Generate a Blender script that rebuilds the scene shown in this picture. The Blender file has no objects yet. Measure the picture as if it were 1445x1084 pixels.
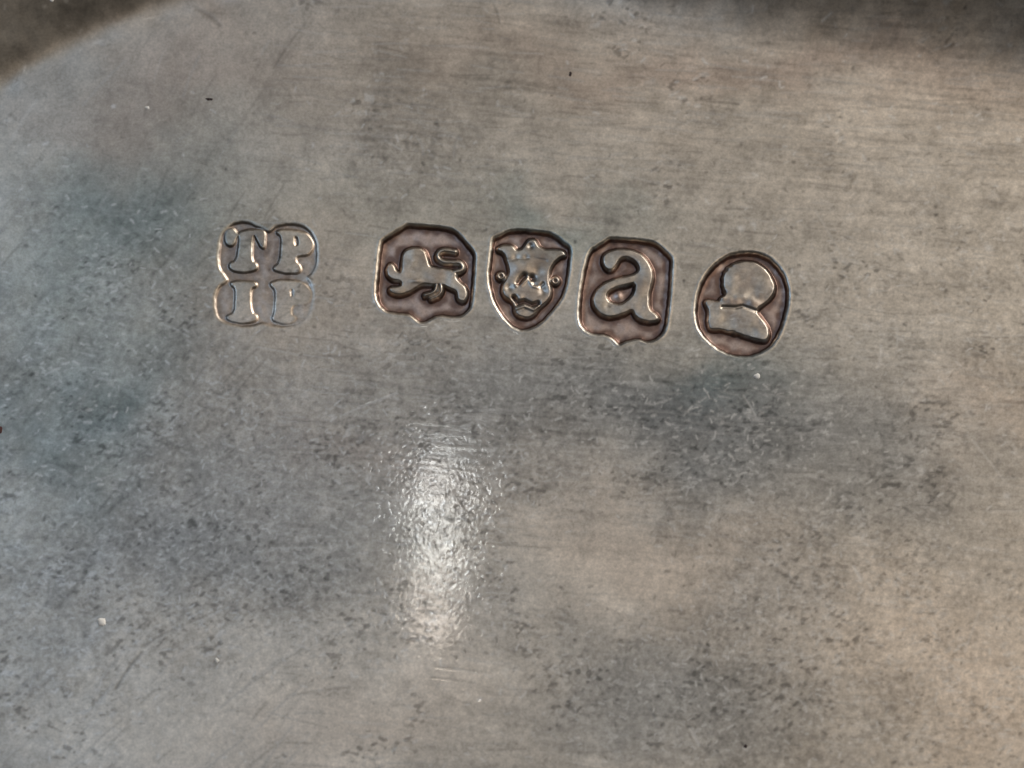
import bpy, math, random
import numpy as np
from mathutils import Vector

random.seed(7)
rng = np.random.default_rng(11)
scene = bpy.context.scene
COL = scene.collection
R = math.radians

# ------------------------------------------------------------------ camera
# real size: the stretch of silver in view is 36 mm wide (a punch is about 3 mm)
MM = 0.001
VIEW_W = 36.0 * MM
DIST = 120.0 * MM
TILT = R(14)                       # phone held over the tray, leaning towards the near side
cam_d = bpy.data.cameras.new('camera')
cam = bpy.data.objects.new('camera', cam_d)
COL.objects.link(cam)
cam_d.sensor_width = 36.0
cam_d.lens = 36.0 * DIST / VIEW_W
cam_d.clip_start = 0.005
cam_d.clip_end = 20.0
cam.location = (0.0, -DIST * math.sin(TILT), DIST * math.cos(TILT))
cam.rotation_euler = (TILT, 0, 0)
cam_d.dof.use_dof = True
cam_d.dof.focus_distance = DIST + 0.0004
cam_d.dof.aperture_fstop = 60.0
scene.camera = cam

# ------------------------------------------------------------------ world and lamps (indoors)
w = bpy.data.worlds.new('World')
scene.world = w
w.use_nodes = True
bg = w.node_tree.nodes['Background']
bg.inputs[0].default_value = (1.0, 0.93, 0.86, 1)
bg.inputs[1].default_value = 0.032

def area(name, loc, target, sx, sy, power, color):
    d = bpy.data.lights.new(name, 'AREA')
    d.shape = 'RECTANGLE'; d.size = sx; d.size_y = sy
    d.energy = power; d.color = color
    o = bpy.data.objects.new(name, d)
    COL.objects.link(o)
    o.location = loc
    o.rotation_euler = (Vector(target) - Vector(loc)).to_track_quat('-Z', 'Y').to_euler()
    return o

area('ceiling_bounce', (0.05, 0.22, 0.75), (0, 0, 0), 0.75, 0.55, 0.33, (1.0, 0.93, 0.85))
area('window_right', (0.48, 0.42, 0.30), (0, 0, 0), 0.36, 0.48, 5.2, (1.0, 0.95, 0.89))
area('window_left', (-0.31, 0.14, 0.60), (0, 0, 0), 0.20, 0.34, 0.64, (0.45, 0.68, 1.0))
area('warm_fill', (0.34, 0.02, 0.62), (0, 0, 0), 0.26, 0.36, 0.40, (1.0, 0.82, 0.64))  # unseen soft fill, added to warm the right side
# the small bright lamp mirrored below the punches, two panels with a bar between
area('lamp_upper', (-0.0125, 0.1005, 0.50), (-0.002, -0.005, 0), 0.005, 0.016, 0.0044, (0.84, 0.92, 1.0))
area('lamp_lower', (-0.0135, 0.084, 0.50), (-0.002, -0.005, 0), 0.006, 0.007, 0.0012, (1.0, 0.94, 0.92))

scene.view_settings.view_transform = 'Standard'
scene.view_settings.look = 'None'
scene.view_settings.exposure = 0.0
scene.view_settings.gamma = 1.0
scene.render.resolution_x = 1024
scene.render.resolution_y = 768
scene.render.engine = 'CYCLES'

# ------------------------------------------------------------------ drawing units
# outlines are drawn in a 1445 x 1084 sheet; trace() lays the sheet on the tray's flat panel
PW, PH = 1445.0, 1084.0
K = VIEW_W / PW                    # one drawing unit, about 0.025 mm
st, ct = math.sin(TILT), math.cos(TILT)
def trace(u, v):
    u = np.asarray(u, float); v = np.asarray(v, float)
    a = (u - PW / 2) / PW * 36.0 / cam_d.lens
    b = -(v - PH / 2) / PW * 36.0 / cam_d.lens
    b = np.clip(b, -0.6, 0.6)
    dx, dy, dz = a, b * ct + st, b * st - ct
    t = DIST * ct / -dz
    return dx * t, -DIST * st + dy * t

# ------------------------------------------------------------------ numpy helpers
def chaikin(p, n=2, closed=True):
    p = np.asarray(p, float)
    for _ in range(n):
        q = np.roll(p, -1, 0) if closed else p[1:]
        a = p if closed else p[:-1]
        o = np.empty((len(a) * 2, 2))
        o[0::2] = a * .75 + q * .25
        o[1::2] = a * .25 + q * .75
        if not closed:
            o = np.vstack([p[:1], o, p[-1:]])
        p = o
    return p

def seg_dist(p, U, V, closed=True):
    d = np.full(U.shape, 1e9)
    n = len(p)
    for i in range(n if closed else n - 1):
        x0, y0 = p[i]; x1, y1 = p[(i + 1) % n]
        ex, ey = x1 - x0, y1 - y0
        L = ex * ex + ey * ey + 1e-12
        t = np.clip(((U - x0) * ex + (V - y0) * ey) / L, 0, 1)
        d = np.minimum(d, np.hypot(U - x0 - t * ex, V - y0 - t * ey))
    return d

def sdf(p, U, V):
    d = seg_dist(p, U, V)
    ins = np.zeros(U.shape, bool)
    n = len(p)
    for i in range(n):
        x0, y0 = p[i]; x1, y1 = p[(i + 1) % n]
        if y0 == y1:
            continue
        c = ((y0 > V) != (y1 > V)) & (U < (x1 - x0) * (V - y0) / (y1 - y0) + x0)
        ins ^= c
    return np.where(ins, -d, d)

def sstep(a, b, x):
    t = np.clip((x - a) / (b - a), 0, 1)
    return t * t * (3 - 2 * t)

# raster sheet for wear and tarnish, one sample per drawing unit
MAR = 250
RW, RH = 1944, 1600                 # sheet size with a margin of MAR, FFT-friendly
fx = np.fft.rfftfreq(RW)[None, :]
fy = np.fft.fftfreq(RH)[:, None]
def noise(sx, sy=None, ang=0.0):
    """gaussian-filtered noise, unit variance; correlation lengths sx, sy along a tilted axis"""
    sy = sx if sy is None else sy
    c, s = math.cos(ang), math.sin(ang)
    a = fx * c + fy * s
    b = -fx * s + fy * c
    f = np.fft.rfft2(rng.standard_normal((RH, RW)).astype(np.float32))
    f *= np.exp(-2 * math.pi ** 2 * ((a * sx) ** 2 + (b * sy) ** 2))
    f[0, 0] = 0
    o = np.fft.irfft2(f, s=(RH, RW))
    return (o / o.std()).astype(np.float32)

RU, RV = np.meshgrid(np.arange(RW) - MAR, np.arange(RH) - MAR)
RU = RU.astype(np.float32); RV = RV.astype(np.float32)
wu = RU + 26 * noise(45) + 7 * noise(10)
wv = RV + 22 * noise(45) + 7 * noise(10)
def blob(u, v, su, sv, ang=0.0):
    c, s = math.cos(R(ang)), math.sin(R(ang))
    a = (wu - u) * c + (wv - v) * s
    b = -(wu - u) * s + (wv - v) * c
    return np.exp(-0.5 * ((a / su) ** 2 + (b / sv) ** 2))

# ------------------------------------------------------------------ wear: scratches, flecks, mottling
busy = 0.34 + 0.9 * (blob(270, 800, 270, 140) + blob(1150, 930, 280, 140) + 0.8 * blob(880, 600, 300, 90)
        + 0.5 * blob(1330, 380, 200, 130) + 0.3 * blob(600, 740, 90, 120) + 0.5 * blob(600, 190, 70, 60)
        + 0.5 * blob(130, 430, 120, 100))
busy *= 1 - 0.7 * np.clip(blob(870, 800, 110, 60) + blob(460, 1010, 130, 60) + blob(420, 90, 400, 60), 0, 1)
busy = np.clip(busy, 0.1, 1.2)

relief = np.zeros((RH, RW), np.float32)
dark = np.zeros((RH, RW), np.float32)      # grime in pits, plus painted shade of the small relief flecks
worn = np.zeros((RH, RW), np.float32)      # bare metal in scratches, plus painted glints on the raised flecks
def stroke(u, v, ang, L, wd, depth, bend=0.0, grime=0.0, bare=0.0):
    n = 5
    t = np.linspace(-.5, .5, n)
    pu = u + L * (t * math.cos(ang) - bend * (t * t) * math.sin(ang))
    pv = v + L * (t * math.sin(ang) + bend * (t * t) * math.cos(ang))
    m = wd * 3 + 2
    a0, a1 = int(pu.min() - m) + MAR, int(pu.max() + m) + MAR
    b0, b1 = int(pv.min() - m) + MAR, int(pv.max() + m) + MAR
    if a0 < 0 or b0 < 0 or a1 >= RW or b1 >= RH:
        return
    sl = (slice(b0, b1 + 1), slice(a0, a1 + 1))
    d = seg_dist(np.stack([pu, pv], 1), RU[sl], RV[sl], closed=False)
    g = np.exp(-(d / wd) ** 2)
    depth *= .11
    relief[sl] += (-depth * g + 0.3 * depth * np.exp(-((d - 1.9 * wd) / wd) ** 2)).astype(np.float32)
    if grime: dark[sl] = np.maximum(dark[sl], grime * g)
    if bare: worn[sl] = np.maximum(worn[sl], bare * g)

for i in range(26000):
    u = random.uniform(-200, 1645); v = random.uniform(-150, 1284)
    b = busy[int(v) + MAR, int(u) + MAR]
    if random.random() > b * b: continue
    ang = random.gauss(0.1, 0.8)
    s = random.random()
    if s < .42:
        stroke(u, v, ang, random.uniform(1.5, 8), random.uniform(1.0, 1.8), random.uniform(.04, .20) * (.5 + .6 * b),
               random.uniform(-.4, .4), grime=random.choice((.1, .25, .4, .6)))
    elif s < .92:
        stroke(u, v, ang, random.uniform(1.5, 9), random.uniform(1.0, 1.8), -random.uniform(.04, .18) * (.5 + .6 * b),
               random.uniform(-.4, .4), bare=random.choice((.2, .45, .8)))
    else:
        stroke(u, v, ang, random.uniform(1, 4), random.uniform(1.3, 2.4), random.uniform(.05, .25), 0, grime=random.uniform(.2, 1))
# tiny bright nicks
for i in range(120):
    u = random.uniform(-100, 1545); v = random.uniform(-100, 1184)
    stroke(u, v, random.uniform(0, 3.1), random.uniform(1, 6), random.uniform(1.2, 1.8), random.uniform(.3, .8), 0, bare=random.uniform(.3, .9))
# long scratches seen on the panel: u, v, degrees, length, width, depth, bend, grime, bare
for a in [(520, 570, -22, 85, 1.5, .30, .05, 0, .5), (180, 945, -55, 62, 2.2, .55, .15, .7, 0), (140, 985, -50, 50, 2.0, .35, .1, .4, 0),
          (230, 895, -28, 60, 2.0, .35, .1, .5, 0), (300, 865, -20, 70, 2.0, .30, .1, .4, 0), (450, 975, -8, 90, 1.8, .30, .05, .4, 0),
          (730, 770, 4, 95, 1.4, .35, .02, .5, 0), (1395, 650, 52, 75, 1.2, .30, .02, 0, .5), (1170, 330, 60, 75, 1.3, .25, .02, 0, .4),
          (145, 675, -18, 45, 1.4, .4, 0, .2, .4), (240, 600, -50, 45, 1.3, .3, 0, 0, .4), (1242, 505, 100, 34, 1.5, .4, .2, 0, .6),
          (1266, 475, 88, 24, 1.4, .4, .1, 0, .5), (1372, 890, -70, 60, 1.6, .25, 0, 0, .4), (1390, 775, 8, 34, 1.7, .5, 0, 0, .6),
          (1395, 1020, 12, 30, 1.7, .5, 0, 0, .5), (1210, 810, 62, 22, 1.8, .6, .1, 0, .8), (1098, 838, 85, 16, 1.7, .6, .1, 0, .8),
          (980, 1040, 62, 26, 1.7, .6, .1, 0, .8), (1130, 990, 40, 22, 1.5, .5, .3, 0, .6), (595, 205, 70, 26, 2.0, .5, .5, .2, .3),
          (640, 208, 100, 30, 2.2, .5, -.4, .3, .2), (635, 192, 10, 32, 1.8, .4, .3, 0, .4), (555, 205, 30, 28, 1.5, .35, 0, 0, .4),
          (1165, 30, -38, 16, 1.6, .6, 0, 0, .9), (1360, 8, 8, 38, 1.8, .6, 0, 0, .7), (700, 14, 70, 40, 1.6, .3, .2, .4, 0),
          (295, 22, 35, 40, 3.0, .5, .3, .5, 0), (1060, 575, 60, 40, 1.5, .3, .1, 0, .5), (650, 945, 6, 70, 2, .3, 0, .4, 0),
          (640, 960, 8, 60, 1.6, .3, 0, .4, 0), (1010, 445, 0, 1, 1, 0, 0, 0, 0), (1020, 145, 5, 44, 1.6, .35, 0, .5, 0),
          (1080, 165, 4, 90, 1.6, .3, 0, 0, .3), (1420, 205, 4, 60, 1.7, .35, 0, .5, 0), (920, 1010, 62, 34, 1.7, .5, .1, .4, .2)]:
    u, v, an, L, wd, dp, be, gr, ba = a
    stroke(u, v, R(an), L, wd + .2, dp * 1.2, be, min(1, gr * 1.1), min(1, ba * 1.05))
for u, v, r_ in ((30, 10, 3), (97, 10, 2.6), (12, 4, 4), (1330, 16, 4), (1422, 70, 3), (1325, 180, 3), (1437, 197, 3), (1395, 350, 5), (1045, 322, 4), (1063, 316, 3.5), (160, 150, 2.4), (1420, 700, 4), (1300, 664, 5)):
    stroke(u, v, .3, 2, r_, .4, 0, 0, .9)
# faint polishing lines, leaning left to right and fanning on the near left
for i in range(2600):
    u = random.uniform(380, 1620); v = random.choice((random.gauss(590, 90), random.gauss(150, 90), random.uniform(-50, 1180)))
    stroke(u, v, R(random.gauss(5, 5)), random.uniform(10, 60), random.uniform(1.0, 1.7), random.uniform(.01, .06), 0,
           grime=random.choice((0, .12, .25, .4)), bare=random.choice((0, 0, .15, .3)))
for i in range(330):
    u = random.uniform(-150, 420); v = random.uniform(60, 1200)
    an = -52 if v < 660 else -42
    stroke(u, v, R(random.gauss(an, 9)), random.uniform(20, 90), random.uniform(1.4, 3.0), random.uniform(.02, .08), .1,
           grime=random.choice((0, .2, .4)), bare=random.choice((0, 0, .2)))

band = np.clip(blob(930, 590, 330, 90) + .8 * blob(1150, 160, 330, 90) + .4, 0, 1)
streak = noise(26, 1.6, R(5))
relief += (0.006 * band * streak).astype(np.float32)
relief += (0.0032 * (.3 + busy) * noise(1.6) + 0.002 * (.3 + busy) * noise(4.5) + 0.0025 * noise(12) + 0.04 * noise(42) + 0.4 * noise(120)).astype(np.float32)
pit = .75 * noise(4.2, 1.7, R(18)) + .65 * noise(3.4, 1.6, R(-40))
patch = sstep(.1, 1.6, noise(22) * .8 + (busy - .45) * 1.6)
dark = np.maximum(dark, .8 * patch * sstep(.6, 1.9, pit))
dark = np.maximum(dark, .45 * band * sstep(1.0, 2.4, streak) * sstep(-.3, 1., noise(14)))
worn = np.maximum(worn, .55 * patch * sstep(.9, 2.4, noise(3.4, 1.7, R(-20))))
worn = np.maximum(worn, .40 * sstep(.2, .9, busy) * sstep(.9, 2.6, noise(4.5, 1.6, R(12))))

# ------------------------------------------------------------------ tarnish colour (reflectance of the oxidised silver)
base = np.array([.60, .56, .505], np.float32)
colr = np.ones((RH, RW, 3), np.float32) * base
right = sstep(250, 560, RU)
lowv = 1 + .06 * noise(60) + .05 * noise(18) + .035 * noise(6) + (.03 + .06 * np.clip(busy, 0, 1)) * noise(2.0) + right * ((.008 + .055 * band) * streak + .03 * noise(60, 5, R(4))) + .03 * noise(1.3)
colr *= lowv[..., None]
def stain(m, c, k):
    global colr
    m = np.clip(m * k, 0, 1)[..., None]
    colr = colr * (1 - m) + colr * (np.array(c, np.float32) / base) * m
TEAL = (.34, .385, .375); SLATE = (.35, .355, .35); TAN = (.76, .66, .565); PLUM = (.50, .425, .375); OLIVE = (.52, .50, .43); BARN = (.57, .50, .425)
stain(blob(700, 90, 520, 90, 2) + blob(420, 420, 130, 80), BARN, .8)
stain(blob(70, 470, 120, 240, 8), TEAL, .6)  # bluish daylight cast of the left side, painted into the colour
stain(blob(210, 330, 120, 80, -45), TEAL, .4)
stain(blob(930, 575, 330, 85, 5), SLATE, .8)
stain(blob(330, 730, 260, 100, 0), SLATE, .45)
stain(blob(20, 15, 150, 70, -25), SLATE, .7)  # dark reflection at the border corner, painted into the colour
stain(blob(1010, 515, 90, 38, 4), TEAL, .9)
stain(blob(815, 305, 80, 22, 5), TEAL, .8)
stain(blob(880, 560, 200, 50, 5), SLATE, .45)
stain(blob(1120, 640, 230, 80, 2), SLATE, .7)
stain(blob(110, 600, 60, 70, 60), TEAL, .75)
stain(blob(260, 760, 150, 70, -15), SLATE, .6)
stain(blob(180, 300, 70, 60, -50), TEAL, .55)
stain(blob(990, 985, 120, 60, 12) + .6 * blob(820, 1030, 80, 40), SLATE, .8)
stain(blob(1090, 850, 60, 40), SLATE, .5)
stain(blob(700, 860, 60, 40), SLATE, .35)
stain(blob(900, 780, 150, 60, 8), TAN, .6)
stain(blob(470, 1030, 130, 55, -8), TAN, .45)
stain(blob(1415, 585, 70, 50), TAN, .8)
stain(blob(1420, 1010, 110, 120), TAN, .5)
stain(blob(1400, 130, 110, 60), TAN, .3)
stain(blob(1250, 900, 140, 90), TAN, .25)
stain(blob(1050, 120, 260, 26, 3), PLUM, .7)
stain(blob(200, 110, 150, 45, -20), PLUM, .7)
stain(blob(390, 450, 110, 60), TAN, .2)
stain(blob(520, 640, 120, 40, 5), PLUM, .5)
stain(blob(560, 330, 260, 60), OLIVE, .4)
colr *= (1 - .58 * dark)[..., None]
colr *= np.array([1.04, 1.0, .94], np.float32)
colr = colr + (np.array([.80, .77, .72], np.float32) - colr) * (worn * .8)[..., None]

def sample(img, U, V):
    x = np.clip(U + MAR, 0, RW - 1.001); y = np.clip(V + MAR, 0, RH - 1.001)
    i = x.astype(int); j = y.astype(int)
    a = (x - i); b = (y - j)
    if img.ndim == 3: a = a[..., None]; b = b[..., None]
    return (img[j, i] * (1 - a) * (1 - b) + img[j, i + 1] * a * (1 - b) + img[j + 1, i] * (1 - a) * b + img[j + 1, i + 1] * a * b)

# ------------------------------------------------------------------ grid over the tray's flat panel
def ramp(a, b, s0, s1):            # spacing growing from s0 to s1
    o = [a]; s = s0; sg = 1 if b > a else -1
    while (b - o[-1]) * sg > 0:
        o.append(o[-1] + sg * s); s = min(s * 1.12, s1)
    return o
def axis(lo, f0, b0, b1, f1, hi, fine, mid):
    left = ramp(f0, lo, mid, 30)[::-1]
    return np.array(left[:-1] + list(np.arange(f0, b0, mid)) + list(np.arange(b0, b1, fine)) + list(np.arange(b1, f1, mid)) + ramp(f1, hi, mid, 30))
gu = axis(-800, -20, 296, 1122, 1465, 2500, 0.95, 1.8)
gv = axis(-480, -20, 302, 512, 1104, 2100, 0.95, 1.8)
GU, GV = np.meshgrid(gu, gv)
NV, NU = GU.shape

PANEL = chaikin([(-420, 700), (-330, 430), (-180, 235), (0, 104), (80, 63), (150, 31), (250, -5), (350, -30), (500, -60), (650, -72), (800, -38),
                 (950, 4), (1100, 38), (1250, 62), (1400, 88), (1600, 140), (1850, 280), (2050, 480), (2150, 760), (2120, 1100), (2000, 1400),
                 (1780, 1620), (1400, 1750), (900, 1790), (400, 1750), (0, 1620), (-260, 1400), (-400, 1080)], 2)
cu = np.linspace(gu[0], gu[-1], 420); cv = np.linspace(gv[0], gv[-1], 330)
CU, CV = np.meshgrid(cu, cv)
csp = sdf(PANEL, CU, CV)
xi = (GU - cu[0]) / (cu[1] - cu[0]); yi = (GV - cv[0]) / (cv[1] - cv[0])
i0 = np.clip(xi.astype(int), 0, 418); j0 = np.clip(yi.astype(int), 0, 328)
xa, ya = xi - i0, yi - j0
sp = csp[j0, i0] * (1 - xa) * (1 - ya) + csp[j0, i0 + 1] * xa * (1 - ya) + csp[j0 + 1, i0] * (1 - xa) * ya + csp[j0 + 1, i0 + 1] * xa * ya
sp = sp + sample(.22 * noise(8) + 2.2 * noise(45), GU, GV) * (np.abs(sp) < 400)
wid = 6.5 + 20 * sstep(500, 1000, GU)
BSL = .62
H = BSL * wid * np.log1p(np.exp(np.clip(sp / wid, -40, 40)) ) 
H = np.where(sp / wid > 39, BSL * sp, H)
H -= (.35 + sample(.25 * noise(14), GU, GV)) * np.exp(-((sp + 20) / 12) ** 2) * (1 - sstep(300, 500, GU))
RG = sample(relief, GU, GV)
H += RG
CG = sample(colr, GU, GV)

# ------------------------------------------------------------------ the five punches, drawn in sixths of a unit around an origin
def pts(o, p): return np.array([(o[0] + x / 6.0222, o[1] + y / 6.0222) for x, y in p])
marks = []
o = (290, 295)
marks.append(dict(name='maker', o=o, depth=2.3, out=[(105, 440), (112, 350), (125, 250), (160, 180), (215, 130), (290, 103), (370, 108), (430, 140), (490, 165),
    (535, 190), (560, 178), (600, 142), (660, 126), (740, 120), (820, 135), (880, 172), (920, 230), (945, 300), (952, 400), (945, 490), (905, 555), (862, 588),
    (892, 620), (915, 680), (920, 760), (905, 850), (870, 930), (800, 985), (680, 1010), (570, 1000), (500, 975), (440, 982), (400, 1000), (330, 1003), (240, 988),
    (150, 962), (100, 920), (78, 840), (75, 760), (90, 690), (130, 640), (188, 608), (160, 570), (115, 500)],
    parts=[('letter', [[(190, 168), (240, 165), (275, 220), (310, 188), (400, 175), (480, 175), (508, 200), (502, 335), (470, 325), (440, 260), (412, 215), (398, 250),
        (388, 440), (438, 468), (434, 520), (300, 538), (208, 512), (203, 458), (262, 445), (285, 300), (285, 225), (265, 235), (240, 300), (200, 315), (165, 280), (168, 205)]], [], []),
      ('letter', [[(596, 195), (640, 178), (780, 183), (870, 213), (918, 280), (908, 350), (862, 395), (772, 392), (765, 450), (812, 488), (802, 540), (690, 547),
        (578, 517), (583, 490), (630, 460), (645, 330), (645, 225)]], [[(752, 230), (788, 238), (795, 300), (770, 318), (752, 290)]], []),
      ('letter', [[(218, 618), (330, 613), (430, 623), (434, 660), (378, 668), (385, 880), (437, 905), (432, 952), (300, 973), (188, 947), (178, 905), (250, 885),
        (258, 700), (245, 657), (218, 648)]], [], []),
      ('letter', [[(553, 623), (640, 603), (780, 613), (850, 643), (897, 700), (902, 760), (852, 808), (735, 812), (720, 900), (768, 918), (758, 955), (680, 980),
        (558, 942), (590, 880), (600, 680), (558, 657)]], [[(718, 680), (748, 685), (748, 745), (720, 750)]], [])]))
o = (510, 295)
marks.append(dict(name='lion', o=o, depth=7.0, out=[(375, 140), (395, 134), (480, 139), (600, 148), (700, 158), (780, 178), (840, 225), (890, 290), (952, 360), (962, 390), (960, 450), (955, 560),
    (945, 700), (932, 820), (900, 868), (850, 908), (770, 915), (700, 900), (640, 905), (590, 930), (545, 960), (490, 958), (455, 925), (410, 890), (360, 885), (280, 880),
    (210, 865), (160, 820), (132, 760), (125, 680), (140, 560), (150, 430), (163, 320), (178, 265), (230, 233), (290, 195), (340, 168)],
    parts=[('lion', [[(362, 365), (400, 335), (450, 326), (510, 333), (547, 370), (560, 430), (575, 485), (620, 497), (700, 505), (780, 522), (808, 545), (800, 580),
        (830, 618), (880, 655), (898, 715), (882, 772), (850, 782), (818, 760), (815, 705), (790, 682), (740, 662), (690, 637), (600, 640), (540, 628), (500, 640), (450, 672),
        (400, 702), (340, 724), (270, 718), (232, 690), (245, 662), (320, 660), (345, 640), (335, 605), (270, 600), (222, 562), (210, 510), (240, 455), (277, 478),
        (295, 530), (340, 540), (345, 450), (350, 400)]], [],
        [([(790, 532), (850, 520), (868, 490), (840, 446), (760, 450), (690, 445), (650, 415), (645, 380), (680, 346), (740, 345), (795, 358)], 13),
         ([(670, 620), (684, 690), (650, 735), (590, 758)], 10), ([(640, 640), (622, 705), (540, 728)], 10)])]))
o = (660, 305)
marks.append(dict(name='leopard', o=o, depth=7.0, out=[(215, 200), (225, 185), (290, 155), (350, 125), (450, 117), (560, 127), (680, 140), (750, 170), (800, 215), (862, 258), (872, 290), (866, 380), (850, 520), (830, 620),
    (790, 710), (720, 800), (640, 890), (560, 945), (480, 967), (420, 957), (360, 915), (300, 850), (230, 740), (200, 630), (178, 530), (190, 400), (205, 270)],
    parts=[('leopard_head', [[(246, 265), (310, 236), (390, 248), (412, 290), (468, 275), (490, 230), (530, 190), (577, 198), (600, 250), (640, 275), (690, 283), (760, 280),
        (812, 293), (838, 332), (772, 352), (722, 402), (702, 450), (690, 500), (692, 560), (712, 620), (702, 690), (652, 740), (602, 782), (572, 832), (510, 864),
        (440, 852), (393, 812), (398, 765), (378, 722), (318, 692), (287, 640), (298, 570), (330, 530), (350, 480), (345, 430), (330, 380), (308, 312), (256, 292)]], [],
        [([(270, 503), (284, 494), (296, 505), (282, 516), (270, 503)], 24), ([(732, 543), (745, 533), (758, 543), (745, 556), (732, 543)], 24)])]))
o = (795, 320)
marks.append(dict(name='letter', o=o, depth=8.0, out=[(395, 100), (415, 96), (560, 105), (740, 125), (800, 150), (860, 205), (912, 255), (920, 280), (915, 400), (905, 560), (890, 700), (870, 860), (830, 920),
    (760, 970), (690, 970), (640, 947), (560, 962), (485, 992), (470, 992), (430, 950), (370, 915), (300, 910), (220, 900), (160, 850), (135, 780), (140, 640), (160, 480), (190, 330), (222, 208), (300, 160), (350, 125)],
    parts=[('letter', [[(328, 300), (338, 238), (400, 198), (480, 183), (580, 193), (660, 225), (722, 290), (758, 370), (762, 440), (737, 520), (727, 620), (735, 700), (802, 748),
        (815, 792), (740, 807), (660, 792), (608, 752), (585, 695), (520, 737), (400, 768), (318, 742), (260, 685), (242, 610), (285, 523), (370, 463), (480, 428), (600, 406),
        (645, 370), (635, 320), (600, 278), (540, 254), (485, 262), (457, 312), (422, 362), (370, 366)]], [[(383, 545), (450, 510), (540, 490), (612, 470), (602, 560), (550, 620),
        (490, 657), (400, 642), (368, 595)]], [])]))
o = (960, 340)
marks.append(dict(name='portrait', o=o, depth=8.0, out=[(480, 105), (560, 95), (660, 105), (750, 140), (830, 215), (890, 310), (917, 420), (912, 540), (882, 660), (840, 780), (780, 880), (700, 940),
    (600, 977), (500, 977), (400, 957), (300, 900), (210, 820), (150, 730), (130, 620), (140, 500), (170, 380), (230, 270), (310, 185), (400, 125)],
    parts=[('portrait_head', [[(368, 270), (410, 218), (470, 178), (560, 163), (650, 178), (722, 223), (778, 300), (810, 380), (792, 460), (732, 520), (672, 557), (650, 600),
        (692, 650), (745, 720), (760, 800), (725, 858), (600, 822), (450, 772), (330, 747), (245, 755), (228, 680), (240, 590), (198, 510), (240, 488), (330, 515), (340, 478),
        (388, 458), (368, 410), (358, 340)]], [], [])]))

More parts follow.
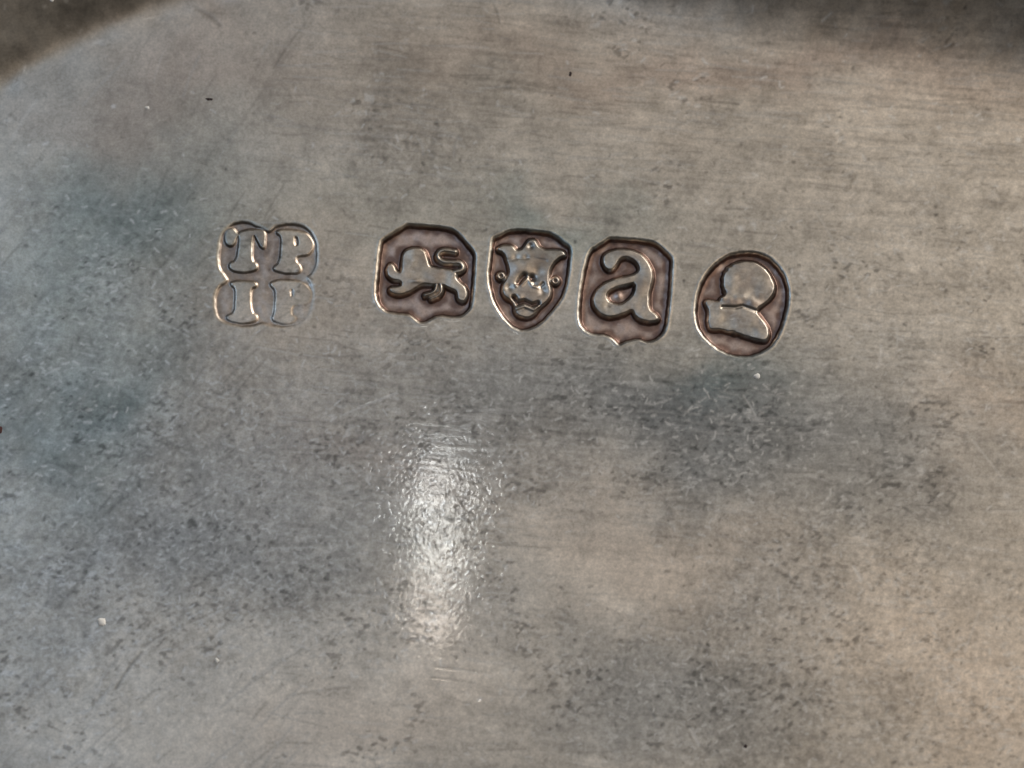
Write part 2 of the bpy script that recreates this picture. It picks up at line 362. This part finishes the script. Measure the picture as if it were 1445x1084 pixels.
GLOSS = .20 - .18 * sstep(-200, -55, sp)
NZ4 = noise(4); NZ7 = noise(7)
MARKID = np.zeros(GU.shape, np.int32)       # 0 panel, then 10*(mark+1) + part
BROWN = np.array([.52, .40, .34]); OXIDE = np.array([.19, .118, .096])
for mi, m in enumerate(marks):
    op = chaikin(pts(m['o'], m['out']), 2)
    a0, b0 = op.min(0) - 16; a1, b1 = op.max(0) + 16
    ii = np.where((gu > a0) & (gu < a1))[0]; jj = np.where((gv > b0) & (gv < b1))[0]
    sl = (slice(jj[0], jj[-1] + 1), slice(ii[0], ii[-1] + 1))
    U, V = GU[sl], GV[sl]
    nz = .7 * np.sin(U * .33 + 1.3 * np.sin(V * .23)) * np.sin(V * .29 + 1.1 * np.sin(U * .21 + mi))
    so = sdf(op, U, V) + .5 * nz
    D = np.full(U.shape, m['depth'] * 1.2)
    if m['name'] == 'maker':                 # struck unevenly: fades to the lower right
        fx_, fy_ = (U - 365) / 70, (V - 385) / 70
        D *= np.clip(1.0 - .30 * sstep(-.3, .8, fy_) - .38 * sstep(.45, 1.0, fx_) * sstep(-.9, .0, fy_) - .20 * sstep(-.1, .6, fx_) * sstep(.0, .8, fy_), .15, 1)
    if m['name'] in ('lion', 'letter'):
        D *= 1 + .12 * sstep(-60, 60, V - op.mean(0)[1])
    flr = .17 * sstep(4.4, -.6, so) + .71 * sstep(1.0, -3.4, so) + .12 * sstep(0, -9.0, so)
    h = -D * flr + .05 * D * np.exp(-((so - 2.6) / 2.6) ** 2)
    pid = np.where(so < 3.0, 10 * (mi + 1), 0)
    raisek = np.zeros(U.shape); fig = np.full(U.shape, 1e9)
    for pi, (pn, solids, holes, strokes_) in enumerate(m['parts']):
        se = np.full(U.shape, 1e9)
        for s_ in solids: se = np.minimum(se, sdf(chaikin(pts(m['o'], s_), 2), U, V))
        for h_ in holes: se = np.maximum(se, -sdf(chaikin(pts(m['o'], h_), 1), U, V))
        for s_, r_ in strokes_:
            q = seg_dist(chaikin(pts(m['o'], s_), 2, False), U, V, closed=False) - r_ / 6.0222
            k = 1.5
            se = np.minimum(se, q) - np.maximum(k - np.abs(se - q), 0) ** 2 / (4 * k)
        se = se + .45 * nz - {'lion': 1.1, 'leopard_head': .5, 'portrait_head': .3, 'letter': .6}[pn]
        if pn == 'portrait_head': se = se + 1.1 * np.sin(V * .62 + .8) * np.sin(U * .37 + 2) * np.exp(-((U - 1030) / 16) ** 2)
        fig = np.minimum(fig, se)
        rk = sstep(2.6, -1.8, se) if m['name'] == 'maker' else sstep(4.0, -2.6, se)
        top = .79 + .08 * (1 - np.exp(np.minimum(se, 0) / 4.0))     # worn round at the edges
        z = lambda x, y: pts(m['o'], [(x, y)])[0]
        if pn == 'leopard_head':
            def dent(x, y, r, k):
                q = z(x, y); return k * np.exp(-(((U - q[0]) ** 2 + (V - q[1]) ** 2) / (r / 6.0222) ** 2))
            def line(p, r, k):
                return k * np.exp(-(seg_dist(pts(m['o'], p), U, V, closed=False) / (r / 6.0222)) ** 2)
            top = top - line([(480, 505), (455, 530), (432, 570)], 22, .5) - dent(545, 522, 28, .5) - line([(560, 580), (610, 600), (640, 570)], 16, .2)
            top = top + line([(410, 590), (450, 585), (510, 528), (555, 592), (600, 604)], 15, .22)
            top = top - line([(392, 690), (425, 742), (480, 722), (545, 752), (595, 738)], 17, .5) + dent(445, 690, 30, .15) - dent(395, 690, 18, .3)
            top = top + line([(400, 790), (480, 765), (560, 795), (600, 765)], 13, .16) - dent(405, 345, 26, .10) - dent(498, 345, 26, .12) - dent(535, 252, 26, .25)
            top = top - dent(440, 520, 75, .14) - dent(560, 520, 75, .14) + dent(480, 690, 110, .10) + dent(500, 430, 90, .06) + dent(330, 640, 40, .08) + dent(680, 610, 40, .08)
            # oxide brown painted into the cut lines, standing in for their shade
            cut = np.clip(line([(480, 505), (455, 530), (432, 570)], 24, 1.2) + dent(545, 522, 28, 1.2) + line([(392, 690), (425, 742), (480, 722), (545, 752), (595, 738)], 17, 1.2)
                          + dent(535, 252, 24, .5) + dent(498, 345, 22, .35) + dent(405, 345, 22, .3) + line([(575, 560), (610, 590), (640, 570)], 16, .45)
                          + dent(350, 605, 30, .3) + dent(640, 630, 36, .4) + line([(400, 860), (480, 880), (560, 850)], 14, .5), 0, 1)
            top = top - line([(330, 372), (430, 358), (560, 355), (665, 378)], 13, .06)
            top = top - dent(350, 605, 34, .22) - dent(640, 630, 40, .26) - dent(600, 470, 50, .20) + dent(420, 440, 50, .08) - dent(283, 504, 13, .5) - dent(745, 544, 13, .5)
        if pn == 'lion':
            q = z(470, 610)
            top = top + .12 * np.exp(-(((U - q[0]) / 8) ** 2 + ((V - q[1]) / 3) ** 2))
        if pn == 'portrait_head':
            for x, y, r_, k_ in ((365, 480, 28, .16), (425, 505, 24, .12), (480, 480, 24, .10), (535, 470, 34, .16), (600, 505, 32, .12), (640, 470, 26, -.08), (560, 330, 120, -.05), (420, 690, 60, -.05), (690, 600, 22, .12)):
                q = z(x, y); top = top + .4 * k_ * np.exp(-((U - q[0]) ** 2 + (V - q[1]) ** 2) / (r_ / 6.0222) ** 2)
            bl = seg_dist(pts(m['o'], [(350, 490), (430, 500), (540, 500), (640, 540)]), U, V, closed=False)
            top = top + .10 * np.exp(-(bl / 8) ** 2) * (1 + .35 * NZ4[300:300 + U.shape[0], 300:300 + U.shape[1]]) \
                - .22 * np.exp(-(seg_dist(pts(m['o'], [(360, 560), (470, 565), (530, 550), (640, 590)]), U, V, closed=False) / 2.2) ** 2)
        top = top + (.014 * NZ4[400:400 + U.shape[0], 500:500 + U.shape[1]] + .026 * NZ7[400:400 + U.shape[0], 700:700 + U.shape[1]]) * (m['name'] != 'maker')
        raisek = np.maximum(raisek, rk * top)
        pid = np.where((se < 2.4) & (so < 1.5), 10 * (mi + 1) + pi + 1, pid)
    if m['name'] == 'letter':
        q = pts(m['o'], [(470, 572)])[0]
        raisek = np.maximum(raisek,   .16 * np.exp(-((U - q[0]) ** 2 + (V - q[1]) ** 2) / 26))
    h = h + D * raisek * flr
    # hammered unevenness of the struck floor
    h = h + flr * (1 - raisek) * .09 * (NZ4[:U.shape[0], :U.shape[1]] + 0.9 * nz)
    H[sl] = H[sl] * (1 - .5 * flr) + h
    # brown oxide left inside the punch where no polish reaches, the raised figures are rubbed bare
    bk = sstep(.6, -1.5, so) * (1 - sstep(.20, .60, raisek)) * (.8 if m['name'] == 'maker' else 1) * np.clip(D / 3.5, .3, 1)
    bk = np.maximum(bk, sstep(1.5, -1.5, fig) * sstep(.5, -2, so) * np.clip({'maker': .10, 'leopard': .34}.get(m['name'], .20) + .10 * NZ7[500:500 + U.shape[0], 300:300 + U.shape[1]], 0, 1))
    if m['name'] == 'leopard':
        bk = np.maximum(bk, .9 * cut)
    if m['name'] == 'portrait':              # brown left between head and bust
        bk = np.maximum(bk, .6 * np.exp(-(seg_dist(pts(m['o'], [(400, 510), (520, 520), (640, 535)]), U, V, closed=False) / 7) ** 2))
    # open stretches of the floor are rubbed paler, in ragged patches
    rub = sstep(-1.5, 1.7, (np.minimum(-so, fig) - 9.5) / 3.5 + .55 * NZ4[60:60 + U.shape[0], 60:60 + U.shape[1]] + .3 * NZ7[:U.shape[0], :U.shape[1]])[..., None]
    bb = (OXIDE * (1 - rub) + BROWN * rub) * (1 + .06 * NZ4[200:200 + U.shape[0], 200:200 + U.shape[1], None])
    CG[sl] = CG[sl] * (1 - .95 * bk[..., None]) + bb * (.95 * bk[..., None])
    GLOSS[sl] = np.minimum(GLOSS[sl], .04 + .16 * sstep(1, 9, so))
    MARKID[sl] = np.where(pid > 0, pid, MARKID[sl])

# ------------------------------------------------------------------ material: oxidised silver
def silver_material(name, attr=True):
    m = bpy.data.materials.new(name); m.use_nodes = True
    nt = m.node_tree; N = nt.nodes; L = nt.links
    for n in list(N): N.remove(n)
    out = N.new('ShaderNodeOutputMaterial')
    dull = N.new('ShaderNodeBsdfPrincipled'); dull.inputs['Metallic'].default_value = 1.0
    glos = N.new('ShaderNodeBsdfPrincipled'); glos.inputs['Metallic'].default_value = 1.0
    mix = N.new('ShaderNodeMixShader'); mix.inputs[0].default_value = .20
    tc = N.new('ShaderNodeTexCoord')
    mp = N.new('ShaderNodeMapping'); mp.inputs['Scale'].default_value = (1 / K, 1 / K, 1 / K)
    L.new(tc.outputs['Object'], mp.inputs['Vector'])
    def nz(scale, det, rough=.6):
        n = N.new('ShaderNodeTexNoise'); n.inputs['Scale'].default_value = scale; n.inputs['Detail'].default_value = det; n.inputs['Roughness'].default_value = rough
        L.new(mp.outputs[0], n.inputs['Vector']); return n
    grain = nz(.30, 3); cloud = nz(.02, 4)
    if attr:
        at = N.new('ShaderNodeAttribute'); at.attribute_name = 'tarnish'; src = at.outputs['Color']
        L.new(at.outputs['Alpha'], mix.inputs[0])      # how much polish is left
    else:
        rgb = N.new('ShaderNodeRGB'); rgb.outputs[0].default_value = (.58, .545, .49, 1); src = rgb.outputs[0]
    mr = N.new('ShaderNodeMapRange'); mr.inputs['From Min'].default_value = .3; mr.inputs['From Max'].default_value = .7
    mr.inputs['To Min'].default_value = .86; mr.inputs['To Max'].default_value = 1.12
    L.new(grain.outputs['Fac'], mr.inputs['Value'])
    mul = N.new('ShaderNodeMix'); mul.data_type = 'RGBA'; mul.blend_type = 'MULTIPLY'; mul.inputs['Factor'].default_value = 1
    L.new(src, mul.inputs['A']); L.new(mr.outputs[0], mul.inputs['B'])
    col = mul.outputs['Result']
    L.new(col, dull.inputs['Base Color']); L.new(col, glos.inputs['Base Color'])
    r1 = N.new('ShaderNodeMapRange'); r1.inputs['From Min'].default_value = .3; r1.inputs['From Max'].default_value = .7
    r1.inputs['To Min'].default_value = .36; r1.inputs['To Max'].default_value = .47
    L.new(cloud.outputs['Fac'], r1.inputs['Value']); L.new(r1.outputs[0], dull.inputs['Roughness'])
    glos.inputs['Roughness'].default_value = .065
    bp = N.new('ShaderNodeBump'); bp.inputs['Strength'].default_value = 1.0; bp.inputs['Distance'].default_value = .008 * K
    L.new(grain.outputs['Fac'], bp.inputs['Height'])
    L.new(bp.outputs[0], dull.inputs['Normal']); L.new(bp.outputs[0], glos.inputs['Normal'])
    L.new(dull.outputs[0], mix.inputs[1]); L.new(glos.outputs[0], mix.inputs[2]); L.new(mix.outputs[0], out.inputs['Surface'])
    return m
SILVER = silver_material('tarnished_silver')
SILVER_PLAIN = silver_material('tarnished_silver_rim', False)

# ------------------------------------------------------------------ meshes out of the grid
X, Y = trace(GU, GV)
Z = H * K
P = np.stack([X, Y, Z], -1)
du = np.gradient(P, axis=1); dv = np.gradient(P, axis=0)
NRM = np.cross(dv, du)
NRM /= np.linalg.norm(NRM, axis=-1, keepdims=True)
NRM *= np.sign(NRM[..., 2:3])
idx = np.arange(NV * NU).reshape(NV, NU)
QUAD = np.stack([idx[1:, :-1], idx[1:, 1:], idx[:-1, 1:], idx[:-1, :-1]], -1).reshape(-1, 4)
FID = MARKID[:-1, :-1].reshape(-1)
FSP = sp[:-1, :-1].reshape(-1)
Gf = GLOSS.reshape(-1)
Pf, Nf, Cf = P.reshape(-1, 3), NRM.reshape(-1, 3), CG.reshape(-1, 3)

THICK = 1.6 * MM
tray = bpy.data.objects.new('silver_tray', None)
COL.objects.link(tray)
tray.location = (0, 0, -THICK)
tray.empty_display_size = .005
tray['label'] = 'tarnished silver tray stamped with a row of five hallmarks'
tray['category'] = 'silver tray'

def piece(name, mask, parent, label=None):
    q = QUAD[mask]
    uq, inv = np.unique(q, return_inverse=True)
    me = bpy.data.meshes.new(name)
    nf = len(q)
    me.vertices.add(len(uq)); me.vertices.foreach_set('co', Pf[uq].astype(np.float32).ravel())
    me.loops.add(nf * 4); me.loops.foreach_set('vertex_index', inv.astype(np.int32).ravel())
    me.polygons.add(nf); me.polygons.foreach_set('loop_start', np.arange(0, nf * 4, 4, dtype=np.int32))
    me.update(calc_edges=True)
    me.polygons.foreach_set('use_smooth', np.ones(nf, bool))
    a = me.attributes.new('tarnish', 'FLOAT_COLOR', 'POINT')
    c = np.ones((len(uq), 4), np.float32); c[:, :3] = np.clip(Cf[uq], .02, .95); c[:, 3] = Gf[uq]
    a.data.foreach_set('color', c.ravel())
    try:
        n = me.attributes.new('custom_normal', 'FLOAT_VECTOR', 'POINT')
        n.data.foreach_set('vector', Nf[uq].astype(np.float32).ravel())
    except Exception as e:
        print('normals', e)
    me.materials.append(SILVER)
    me.validate()
    o = bpy.data.objects.new(name, me)
    COL.objects.link(o); o.parent = parent
    if parent is tray: o.location = (0, 0, THICK)
    if label: o['label'] = label
    return o

crop = FSP < 190
piece('flat_panel', (FID == 0) & (FSP <= 0), tray, 'flat tarnished centre panel, scratched and mottled')
piece('raised_border', (FID == 0) & (FSP > 0) & crop, tray, 'dark border rising from the flat panel')
ML = {'maker': 'lobed punch with the letters T P over I P, fading at lower right', 'lion': 'cut-cornered punch with a walking lion',
      'leopard': "shield-shaped punch with a leopard's face", 'letter': 'cut-cornered punch with a small letter a', 'portrait': "oval punch with a sovereign's head in profile"}
PL = {'maker': ['letter T', 'upper letter P', 'letter I', 'lower letter P, nearly worn away'], 'lion': ['lion walking to the left, tail curled over its back'],
      'leopard': ['crowned leopard face seen from the front'], 'letter': ['lower-case letter a'], 'portrait': ['worn head in profile with cut neck']}
for mi, m in enumerate(marks):
    hm = piece('hallmark', FID == 10 * (mi + 1), tray, ML[m['name']])
    for pi, p in enumerate(m['parts']):
        piece(p[0], FID == 10 * (mi + 1) + pi + 1, hm, PL[m['name']][pi])

# rim and underside: a closed profile swept round the panel outline
ol = PANEL
tan = np.roll(ol, -1, 0) - np.roll(ol, 1, 0)
nor = np.stack([tan[:, 1], -tan[:, 0]], 1); nor /= np.linalg.norm(nor, axis=1, keepdims=True)
cen = ol.mean(0)
nor *= np.sign(((ol - cen) * nor).sum(1, keepdims=True))
ox, oy = trace(ol[:, 0], ol[:, 1])
qx, qy = trace(ol[:, 0] + nor[:, 0], ol[:, 1] + nor[:, 1])
en = np.stack([qx - ox, qy - oy], 1); en /= np.linalg.norm(en, axis=1, keepdims=True)
prof = [(176, 176 * BSL - 1.6), (260, 260 * BSL), (330, 196), (400, 216), (520, 226), (560, 240), (590, 240), (604, 228), (598, 212), (560, 198), (400, 168), (300, 110), (120, 0), (40, -60), (10, -64), (-20, -64)]
vs, fs = [], []
n = len(ol); kk = len(prof)
for i in range(n):
    for d, z in prof:
        vs.append((ox[i] + en[i, 0] * d * K, oy[i] + en[i, 1] * d * K, z * K))
for i in range(n):
    j = (i + 1) % n
    for k in range(kk - 1):
        fs.append((i * kk + k, i * kk + k + 1, j * kk + k + 1, j * kk + k))
me = bpy.data.meshes.new('rim'); me.from_pydata(vs, [], fs); me.update()
me.polygons.foreach_set('use_smooth', np.ones(len(fs), bool)); me.materials.append(SILVER_PLAIN)
ob = bpy.data.objects.new('rim', me); COL.objects.link(ob); ob.parent = tray; ob.location = (0, 0, THICK)
vs = [(ox[i] - en[i, 0] * 20 * K, oy[i] - en[i, 1] * 20 * K, -64 * K) for i in range(n)]
me = bpy.data.meshes.new('underside'); me.from_pydata(vs, [], [tuple(range(n))]); me.materials.append(SILVER_PLAIN)
ob = bpy.data.objects.new('underside', me); COL.objects.link(ob); ob.parent = tray; ob.location = (0, 0, THICK)

# ------------------------------------------------------------------ dust lying on the silver
def speck_mat(name, c):
    m = bpy.data.materials.new(name); m.use_nodes = True
    nt = m.node_tree; b = nt.nodes['Principled BSDF']; b.inputs['Roughness'].default_value = .8
    t = nt.nodes.new('ShaderNodeTexNoise'); t.inputs['Scale'].default_value = 9000
    tc = nt.nodes.new('ShaderNodeTexCoord'); nt.links.new(tc.outputs['Object'], t.inputs['Vector'])
    r = nt.nodes.new('ShaderNodeValToRGB')
    r.color_ramp.elements[0].color = (*[x * .75 for x in c], 1); r.color_ramp.elements[1].color = (*c, 1)
    nt.links.new(t.outputs['Fac'], r.inputs[0]); nt.links.new(r.outputs[0], b.inputs['Base Color'])
    return m
PALE = speck_mat('pale_dust', (.85, .82, .76)); DARK = speck_mat('dark_dirt', (.035, .02, .018)); RUST = speck_mat('rust_dirt', (.07, .022, .018))
def speck(name, u, v, ru, rv, ang, mat, label, cat, square=False):
    seg, rings = 10, 5
    vs, fs = [], []
    rr = [1 + random.uniform(-.22, .22) for _ in range(seg)]
    if square: rr = [1.0, 1.1, .82, .95, 1.08, .9, 1.05, .85, .95, 1.1]
    for k in range(rings):
        ph = k / (rings - 1) * math.pi / 2
        for i in range(seg):
            a = 2 * math.pi * i / seg
            c = math.cos(ph) * rr[i] * .999 + .001
            x, y = ru * c * math.cos(a), rv * c * math.sin(a)
            vs.append(((x * math.cos(ang) - y * math.sin(ang)) * K, (x * math.sin(ang) + y * math.cos(ang)) * K,
                       (math.sin(ph) * .55 * min(ru, rv) - .6) * K))
    for k in range(rings - 1):
        for i in range(seg):
            j = (i + 1) % seg
            fs.append((k * seg + i, k * seg + j, (k + 1) * seg + j, (k + 1) * seg + i))
    fs.append(tuple((rings - 1) * seg + i for i in range(seg))); fs.append(tuple(reversed(range(seg))))
    me = bpy.data.meshes.new(name); me.from_pydata(vs, [], fs); me.materials.append(mat)
    o = bpy.data.objects.new(name, me); COL.objects.link(o)
    x, y = trace(u, v)
    zz = H[np.abs(gv - v).argmin(), np.abs(gu - u).argmin()] * K
    o.location = (float(x), float(y), float(zz)); o['label'] = label; o['category'] = cat
    return o
speck('dust_flake', 143, 878, 6.2, 7.2, .2, PALE, 'largest white dust flake, on the near left of the silver panel', 'dust flake', True)
speck('dust_flake', 306, 932, 3.0, 3.6, .5, PALE, 'small white dust grain right of the largest flake on the near left', 'dust flake')
speck('dust_flake', 208, 152, 3.8, 2.6, -.3, PALE, 'small white dust grain above and left of the T P punch', 'dust flake')
speck('dust_flake', 77, 10, 3.6, 3.2, .1, PALE, 'pale dust grain on the dark border at upper left', 'dust flake')
speck('dust_flake', 1068, 531, 5.0, 4.4, .1, PALE, 'pale round dust grain just below the oval punch', 'dust flake')
speck('dirt_speck', 805, 104, 2.6, 4.4, -.1, DARK, 'tiny dark speck on the bare silver above the leopard punch', 'dirt speck')
speck('dirt_speck', 295, 140, 6.0, 2.4, -.1, DARK, 'dark brown sliver of dirt above the T P punch', 'dirt speck')
speck('dirt_speck', 0, 607, 3.6, 5.6, 0, RUST, 'rust-red speck at the left edge of the picture', 'dirt speck')
speck('dirt_speck', 1052, 1053, 2.8, 2.8, 0, DARK, 'black dot of dirt at the lower right near the bottom edge', 'dirt speck')
